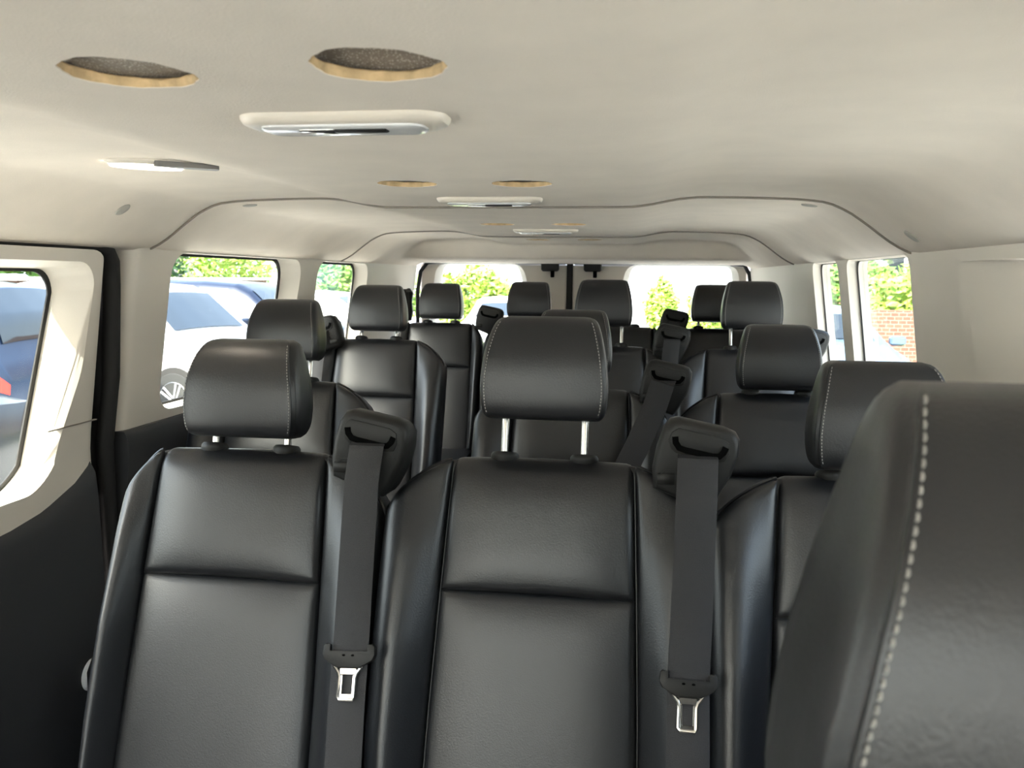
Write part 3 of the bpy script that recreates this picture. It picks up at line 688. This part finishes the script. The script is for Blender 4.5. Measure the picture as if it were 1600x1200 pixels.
# ------------------------------------------------------------------ outside: ground, cars, greenery, building
GZ = -.45
struct(MB().box((0, 20, GZ-.05), (160, 160, .1)).build('ground', M['asphalt']))
def car(label, loc, rz, col, L=4.6, W=1.84, H=1.68, suv=True, rails=False, name='car', metal=.4):
    t = thing(name, label, 'car', (loc[0], loc[1], GZ), 'parked cars around the van', rz)
    body = paint('car_paint_'+str(len(bpy.data.materials)), col, metal)
    hl_ = L/2; hw = W/2
    if suv: ST = [(-hl_, .62, .40, .80, .86, .60), (-hl_+.06, .80, .30, .95, 1.02, .66), (-hl_+.16, .90, .24, 1.0, H-.35, .66), (-hl_+.42, .97, .22, 1.02, H-.08, .68), (-hl_+.9, 1, .20, 1.02, H-.01, .72), (-.3, 1, .20, 1.0, H, .73), (.35, 1, .20, .99, H-.04, .72), (.62, 1, .20, .99, H-.16, .71), (1.22, 1, .20, .98, 1.08, .80), (1.5, .99, .20, .97, 1.03, .82), (hl_-.25, .95, .22, .88, .94, .78), (hl_-.06, .84, .28, .74, .80, .70), (hl_, .64, .38, .60, .66, .56)]
    else: ST = [(-hl_, .62, .40, .78, .84, .58), (-hl_+.08, .84, .28, .93, 1.0, .76), (-hl_+.45, .95, .22, .95, 1.04, .80), (-hl_+.75, .98, .20, .96, 1.10, .74), (-hl_+1.35, 1, .20, .96, H-.05, .67), (-.25, 1, .20, .95, H, .68), (.25, 1, .20, .94, H-.03, .68), (.5, 1, .20, .94, H-.12, .68), (1.15, 1, .20, .93, 1.03, .80), (1.45, .99, .20, .91, .97, .82), (hl_-.25, .95, .22, .82, .87, .78), (hl_-.06, .84, .28, .68, .73, .70), (hl_, .64, .38, .56, .60, .56)]
    def at(x, k):                                                   # surface point: station x, section parameter k 0..7 (one side)
        c = [interp([(s[0], s[i]) for s in ST], x) for i in range(1, 6)]; a, zl, zb, zt, tp = c; a *= hw; tp *= hw*1.02
        pts = [(a*.90, zl), (a, zl+.12), (a*1.01, (zl+zb)/2+.06), (a*.975, zb), (lerp(a*.975, tp, .5), lerp(zb, zt, .5)), (lerp(a*.975, tp, .93), lerp(zb, zt, .9)), (tp*.86, zt-.006), (tp*.5, zt+.010), (0, zt+.018)]
        i = min(int(k), 7); q = k-i; return Vector((x, lerp(pts[i][0], pts[i+1][0], q), lerp(pts[i][1], pts[i+1][1], q)))
    xs = sorted(set([s[0] for s in ST]+[-hl_+L*i/44 for i in range(45)])); ks = [0, .5, 1, 1.5, 2, 2.5, 3, 3.5, 4, 4.5, 5, 5.5, 6, 6.5, 7, 7.5, 8]
    rr = []
    for x in xs:
        s = [at(x, k) for k in ks]; rr.append(s+[Vector((p.x, -p.y, p.z)) for p in reversed(s[:-1])])
    MB().rings(rr).build('body', body, t, angle=50)
    def patch(name, x0, x1, k0, k1, m, both=True, off=.006, nx=8, nk=6, trim0=0, trim1=0):
        for sd in ((1, -1) if both else (1,)):
            def fn(s, q):
                x = lerp(x0+trim0*q, x1-trim1*q, s); k = lerp(k0, k1, q); p = at(x, k)
                e = .02; du = at(x+e, k)-at(x-e, k); dv = at(x, min(8, k+.1))-at(x, max(0, k-.1)); n_ = du.cross(dv).normalized()
                if n_.y < 0 and p.y > .02: n_ = -n_
                if p.y <= .02 and n_.z < 0: n_ = -n_
                p = p+n_*off; return Vector((p.x, sd*p.y, p.z))
            MB().grid(fn, nx, nk).build(name, m, t)
    r0 = -hl_+(.55 if suv else 1.25)
    patch('side_window', r0, -.38, 3.2, 4.9, M['tint'], trim0=.35); patch('side_window', -.30, .55, 3.2, 4.9, M['tint'], trim1=.30)
    if suv: patch('side_window', -hl_+.30, r0-.06, 3.3, 4.8, M['tint'], trim0=.08)
    wa, wb = (.60, 1.14) if suv else (.50, 1.08)
    for nm, a, bb in (('windscreen', wa, wb), ('rear_window', (-hl_+.10 if suv else -hl_+.82), (-hl_+.40 if suv else -hl_+1.30))):
        def fn(s, q, a=a, bb=bb):
            x = lerp(a, bb, q); kk = lerp(6.0, 8, 1-abs(2*s-1)); p = at(x, kk); sd = 1 if s > .5 else -1; p2 = Vector((p.x, p.y*sd*.97 if kk < 8 else 0, p.z)); return p2+Vector((.012 if nm == 'windscreen' else -.012, 0, .012))
        MB().grid(fn, 20, 8).build(nm, M['tint'], t)
    patch('head_lamp', hl_-.32, hl_-.07, 2.3, 2.95, M['white_lamp'], off=.01); patch('tail_lamp', -hl_+.004, -hl_+.30, 2.35, 2.98, M['red'], off=.012, nx=14)
    for sx_ in (-1, 1):
        for wxp in (-hl_+.85, hl_-.88):
            wr_ = .345; mt = Matrix.Translation((wxp, sx_*(hw-.10), wr_)) @ Matrix.Rotation(-sx_*PI/2, 4, 'X')
            MB().lathe([(.40, -.05), (.40, .108), (.36, .112), (.01, .112)], 32, mt).build('wheel_arch', M['rubber'], t)
            wh = MB().lathe([(.20, -.1), (wr_-.02, -.1), (wr_, -.06), (wr_, .09), (wr_-.02, .12), (.235, .125)], 36, mt).build('wheel', M['tyre'], t)
            rm = MB().lathe([(.235, .118), (.225, .127), (.215, .118), (.205, .09), (.03, .10)], 30, mt)
            for a in range(5):
                for dd in (-.16, .16):
                    an = 2*PI*a/5; p0 = mt @ Vector((.04*math.cos(an+dd*3), .04*math.sin(an+dd*3), .118)); p1 = mt @ Vector((.215*math.cos(an+dd), .215*math.sin(an+dd), .122)); rm.tube([p0, p1], .014, 6)
            rm.build('rim', M['rim'], wh)
        MB().box((.75, sx_*(hw+.07), 1.05), (.12, .20, .13), bev=.03).build('door_mirror', body, t)
        MB().box((.05, sx_*(hw+.004), .86), (.2, .02, .03), bev=.006).box((-.85, sx_*(hw+.004), .87), (.2, .02, .03), bev=.006).build('door_handles', body, t)
        if rails: MB().tube([(-hl_+.6, sx_*.60, H-.03), (-hl_+.7, sx_*.60, H+.05), (.2, sx_*.60, H+.05), (.35, sx_*.60, H-.03)], .018, 8).build('roof_rail', M['rim'], t)
    MB().box((hl_-.03, 0, .52), (.05, .9, .16), bev=.02).build('grille', M['rubber'], t)
    MB().box((-hl_+.005, 0, .72), (.02, .42, .11), bev=.004).build('number_plate', M['white_lamp'], t)
    return t
car('silver crossover with bluish windscreen and alloy wheel outside the first window behind the sliding door', (-6.15, 10.3), math.radians(-14), (.62, .63, .66), H=1.72)
car('dark blue estate car parked beyond the silver crossover, below the hedge', (-6.7, 14.2), math.radians(-6), (.008, .013, .03), H=1.72)
car('dark saloon with a red tail lamp close outside the sliding door window', (-5.85, 4.18), math.radians(180), (.008, .008, .010), H=1.50, suv=False, L=4.7, metal=0)
car('blue car with silver roof rails behind the saloon with the red tail lamp', (-7.6, 7.4), math.radians(180), (.02, .035, .07), H=1.74, rails=True)
car('pale silver saloon outside the second window behind the sliding door', (-6.3, 17.6), math.radians(-8), (.6, .63, .68), H=1.50, suv=False)
car('white car seen through the rear window behind the sliding door side', (-2.3, 17.5), math.radians(-85), (.8, .8, .8), H=1.42, suv=False, metal=0)
car('pale blue car nose-on outside the window opposite the sliding door', (2.75, 12.4), math.radians(-90), (.10, .15, .22), H=1.48, suv=False)

def leaf_cloud(name, m, n, rad, size, seed, parent=None, shell_=.35):
    rnd = random.Random(seed); v = []; f = []
    for i in range(n):
        d = Vector((rnd.gauss(0, 1), rnd.gauss(0, 1), rnd.gauss(0, 1))).normalized(); r = shell_+(1-shell_)*rnd.random()**.5
        bump = 1+.18*math.sin(5*d.x+seed)*math.sin(4*d.y+2*seed)+.15*math.sin(9*d.z+6*d.x)
        p = Vector((d.x*rad[0]*r*bump, d.y*rad[1]*r*bump, max(-rad[2]*.98, d.z*rad[2]*r*bump)))
        a = Vector((rnd.gauss(0, 1), rnd.gauss(0, 1), rnd.gauss(0, .6))).normalized()*size*rnd.uniform(.6, 1.3); b = a.orthogonal().normalized()*size*.45
        k = len(v); v += [p-a, p+b, p+a, p-b]; f.append((k, k+1, k+2, k+3))
    return mesh_obj(name, v, f, m, parent, smooth=False)
def bush(kind, label, loc, rad, m, size=.10, n=3000, seed=1, group=None, trunk=True, blossom=0):
    t = thing(kind, label, 'tree' if kind == 'tree' else 'bush', (loc[0], loc[1], GZ), group)
    zc_ = rad[2] if kind != 'tree' else rad[2]*.85+1.2
    leaf_cloud('foliage', M[m], n, rad, size, seed, t).location = (0, 0, zc_)
    MB().tube([(0, 0, 0), (.05, .03, zc_*.6), (0, 0, zc_)], [.09, .07, .03], 8).build('trunk', M['bark'], t)
    if blossom: leaf_cloud('blossom', M['blossom'], blossom, (rad[0]*.5, rad[1]*1.02, rad[2]*1.02), size*.8, seed+3, t, .8).location = (.8, 0, zc_)
    return t
HG = 'bushes round the car park'
bush('tree', 'leafy green tree behind the fence, seen past the roof rails of the blue car', (-14.5, 9.0), (2.4, 2.0, 2.2), 'leaf_d', .16, 5000, 2, HG)
bush('bush', 'tall leafy hedge bush above the fence, behind the silver crossover', (-13.2, 15.2), (1.9, 1.95, 2.1), 'leaf', .13, 6500, 3, HG)
bush('bush', 'tall dark hedge bush with pale pink blossom above the dark blue estate car', (-13.2, 20.3), (1.9, 1.95, 2.2), 'leaf_d', .13, 6000, 4, HG, blossom=900)
bush('bush', 'bright yellow-green hedge bush right of the pink blossom', (-13.0, 25.2), (1.9, 1.9, 1.75), 'leaf_y', .13, 3500, 5, HG)
bush('bush', 'round green bush seen through the second window behind the sliding door', (-8.8, 27.5), (2.0, 1.6, 1.25), 'leaf', .14, 4000, 6, HG)
bush('bush', 'green bush high in the rear window on the sliding door side', (-4.6, 26.0), (1.3, 1.1, 1.12), 'leaf_y', .13, 3000, 7, HG)
bush('bush', 'small green bush near the slanted inner edge of the left rear window', (-1.9, 27.0), (1.0, .9, .95), 'leaf_y', .12, 2000, 8, HG)
bush('bush', 'slender green bush just right of the rear door seam', (1.1, 25.0), (.45, .45, .92), 'leaf_y', .11, 2200, 9, HG)
bush('bush', 'sprawling sunlit bush low in the rear window, beside the missing headrest', (2.4, 22.5), (.95, .8, .76), 'leaf_y', .09, 2600, 10, HG)
bush('bush', 'yellow-green bush behind the peeking last row headrest', (3.4, 20.0), (.85, .8, .86), 'leaf_y', .10, 2800, 11, HG)
bush('bush', 'leafy hedge bush behind the brick wall, right of the pale blue car', (6.0, 17.0), (1.5, .9, 1.12), 'leaf_y', .10, 4500, 12, HG)
bush('bush', 'green bush half hiding the brick house outside the narrow window', (5.4, 20.6), (1.5, 1.1, 1.25), 'leaf', .11, 4000, 13, HG)
bush('bush', 'low green weed bush at the foot of the brick wall', (4.35, 12.3), (.35, .3, .30), 'leaf_y', .05, 1200, 14, HG)
# fence under the hedge, brick wall and brick house
fe = thing('fence', 'low brown board fence with a pale top rail below the hedge', 'fence', (-10.6, 16.5, GZ), rotz=math.radians(90))
fb = MB()
for i in range(60): fb.box((-7.5+i*.25, 0, .85), (.235, .03, 1.7), bev=.004)
fb.build('boards', M['fence'], fe); MB().box((0, -.03, 1.72), (15.2, .09, .07), bev=.01).build('top_rail', M['trim'], fe)
tag(MB().box((7.6, 14.6, GZ+.68), (7.2, .30, 1.36)).build('brick_wall', M['brick']), 'red brick garden wall behind the pale blue car', 'wall')['kind'] = 'thing'
bh = thing('brick_house', 'red brick house with a white-framed window beyond the hedge', 'house', (11.4, 31.5, GZ))
MB().box((0, 0, 3.4), (9.5, 6, 6.8)).build('house_walls', M['brick'], bh)
MB().prism([(-5.1, 6.75), (5.1, 6.75), (0, 9.3)], -3.3, 3.3).build('house_roof', M['fence'], bh)
for xx, zz in ((-3.2, 2.0), (-.6, 2.0), (2.4, 2.0), (-3.2, 4.9), (-.6, 4.9), (2.4, 4.9)):
    f_ = MB().box((xx, -3.02, zz), (1.3, .12, 1.5), bev=.02).build('house_window', M['white_lamp'], bh); MB().box((xx, -3.09, zz), (1.05, .04, 1.25)).build('house_pane', M['tint'], f_)
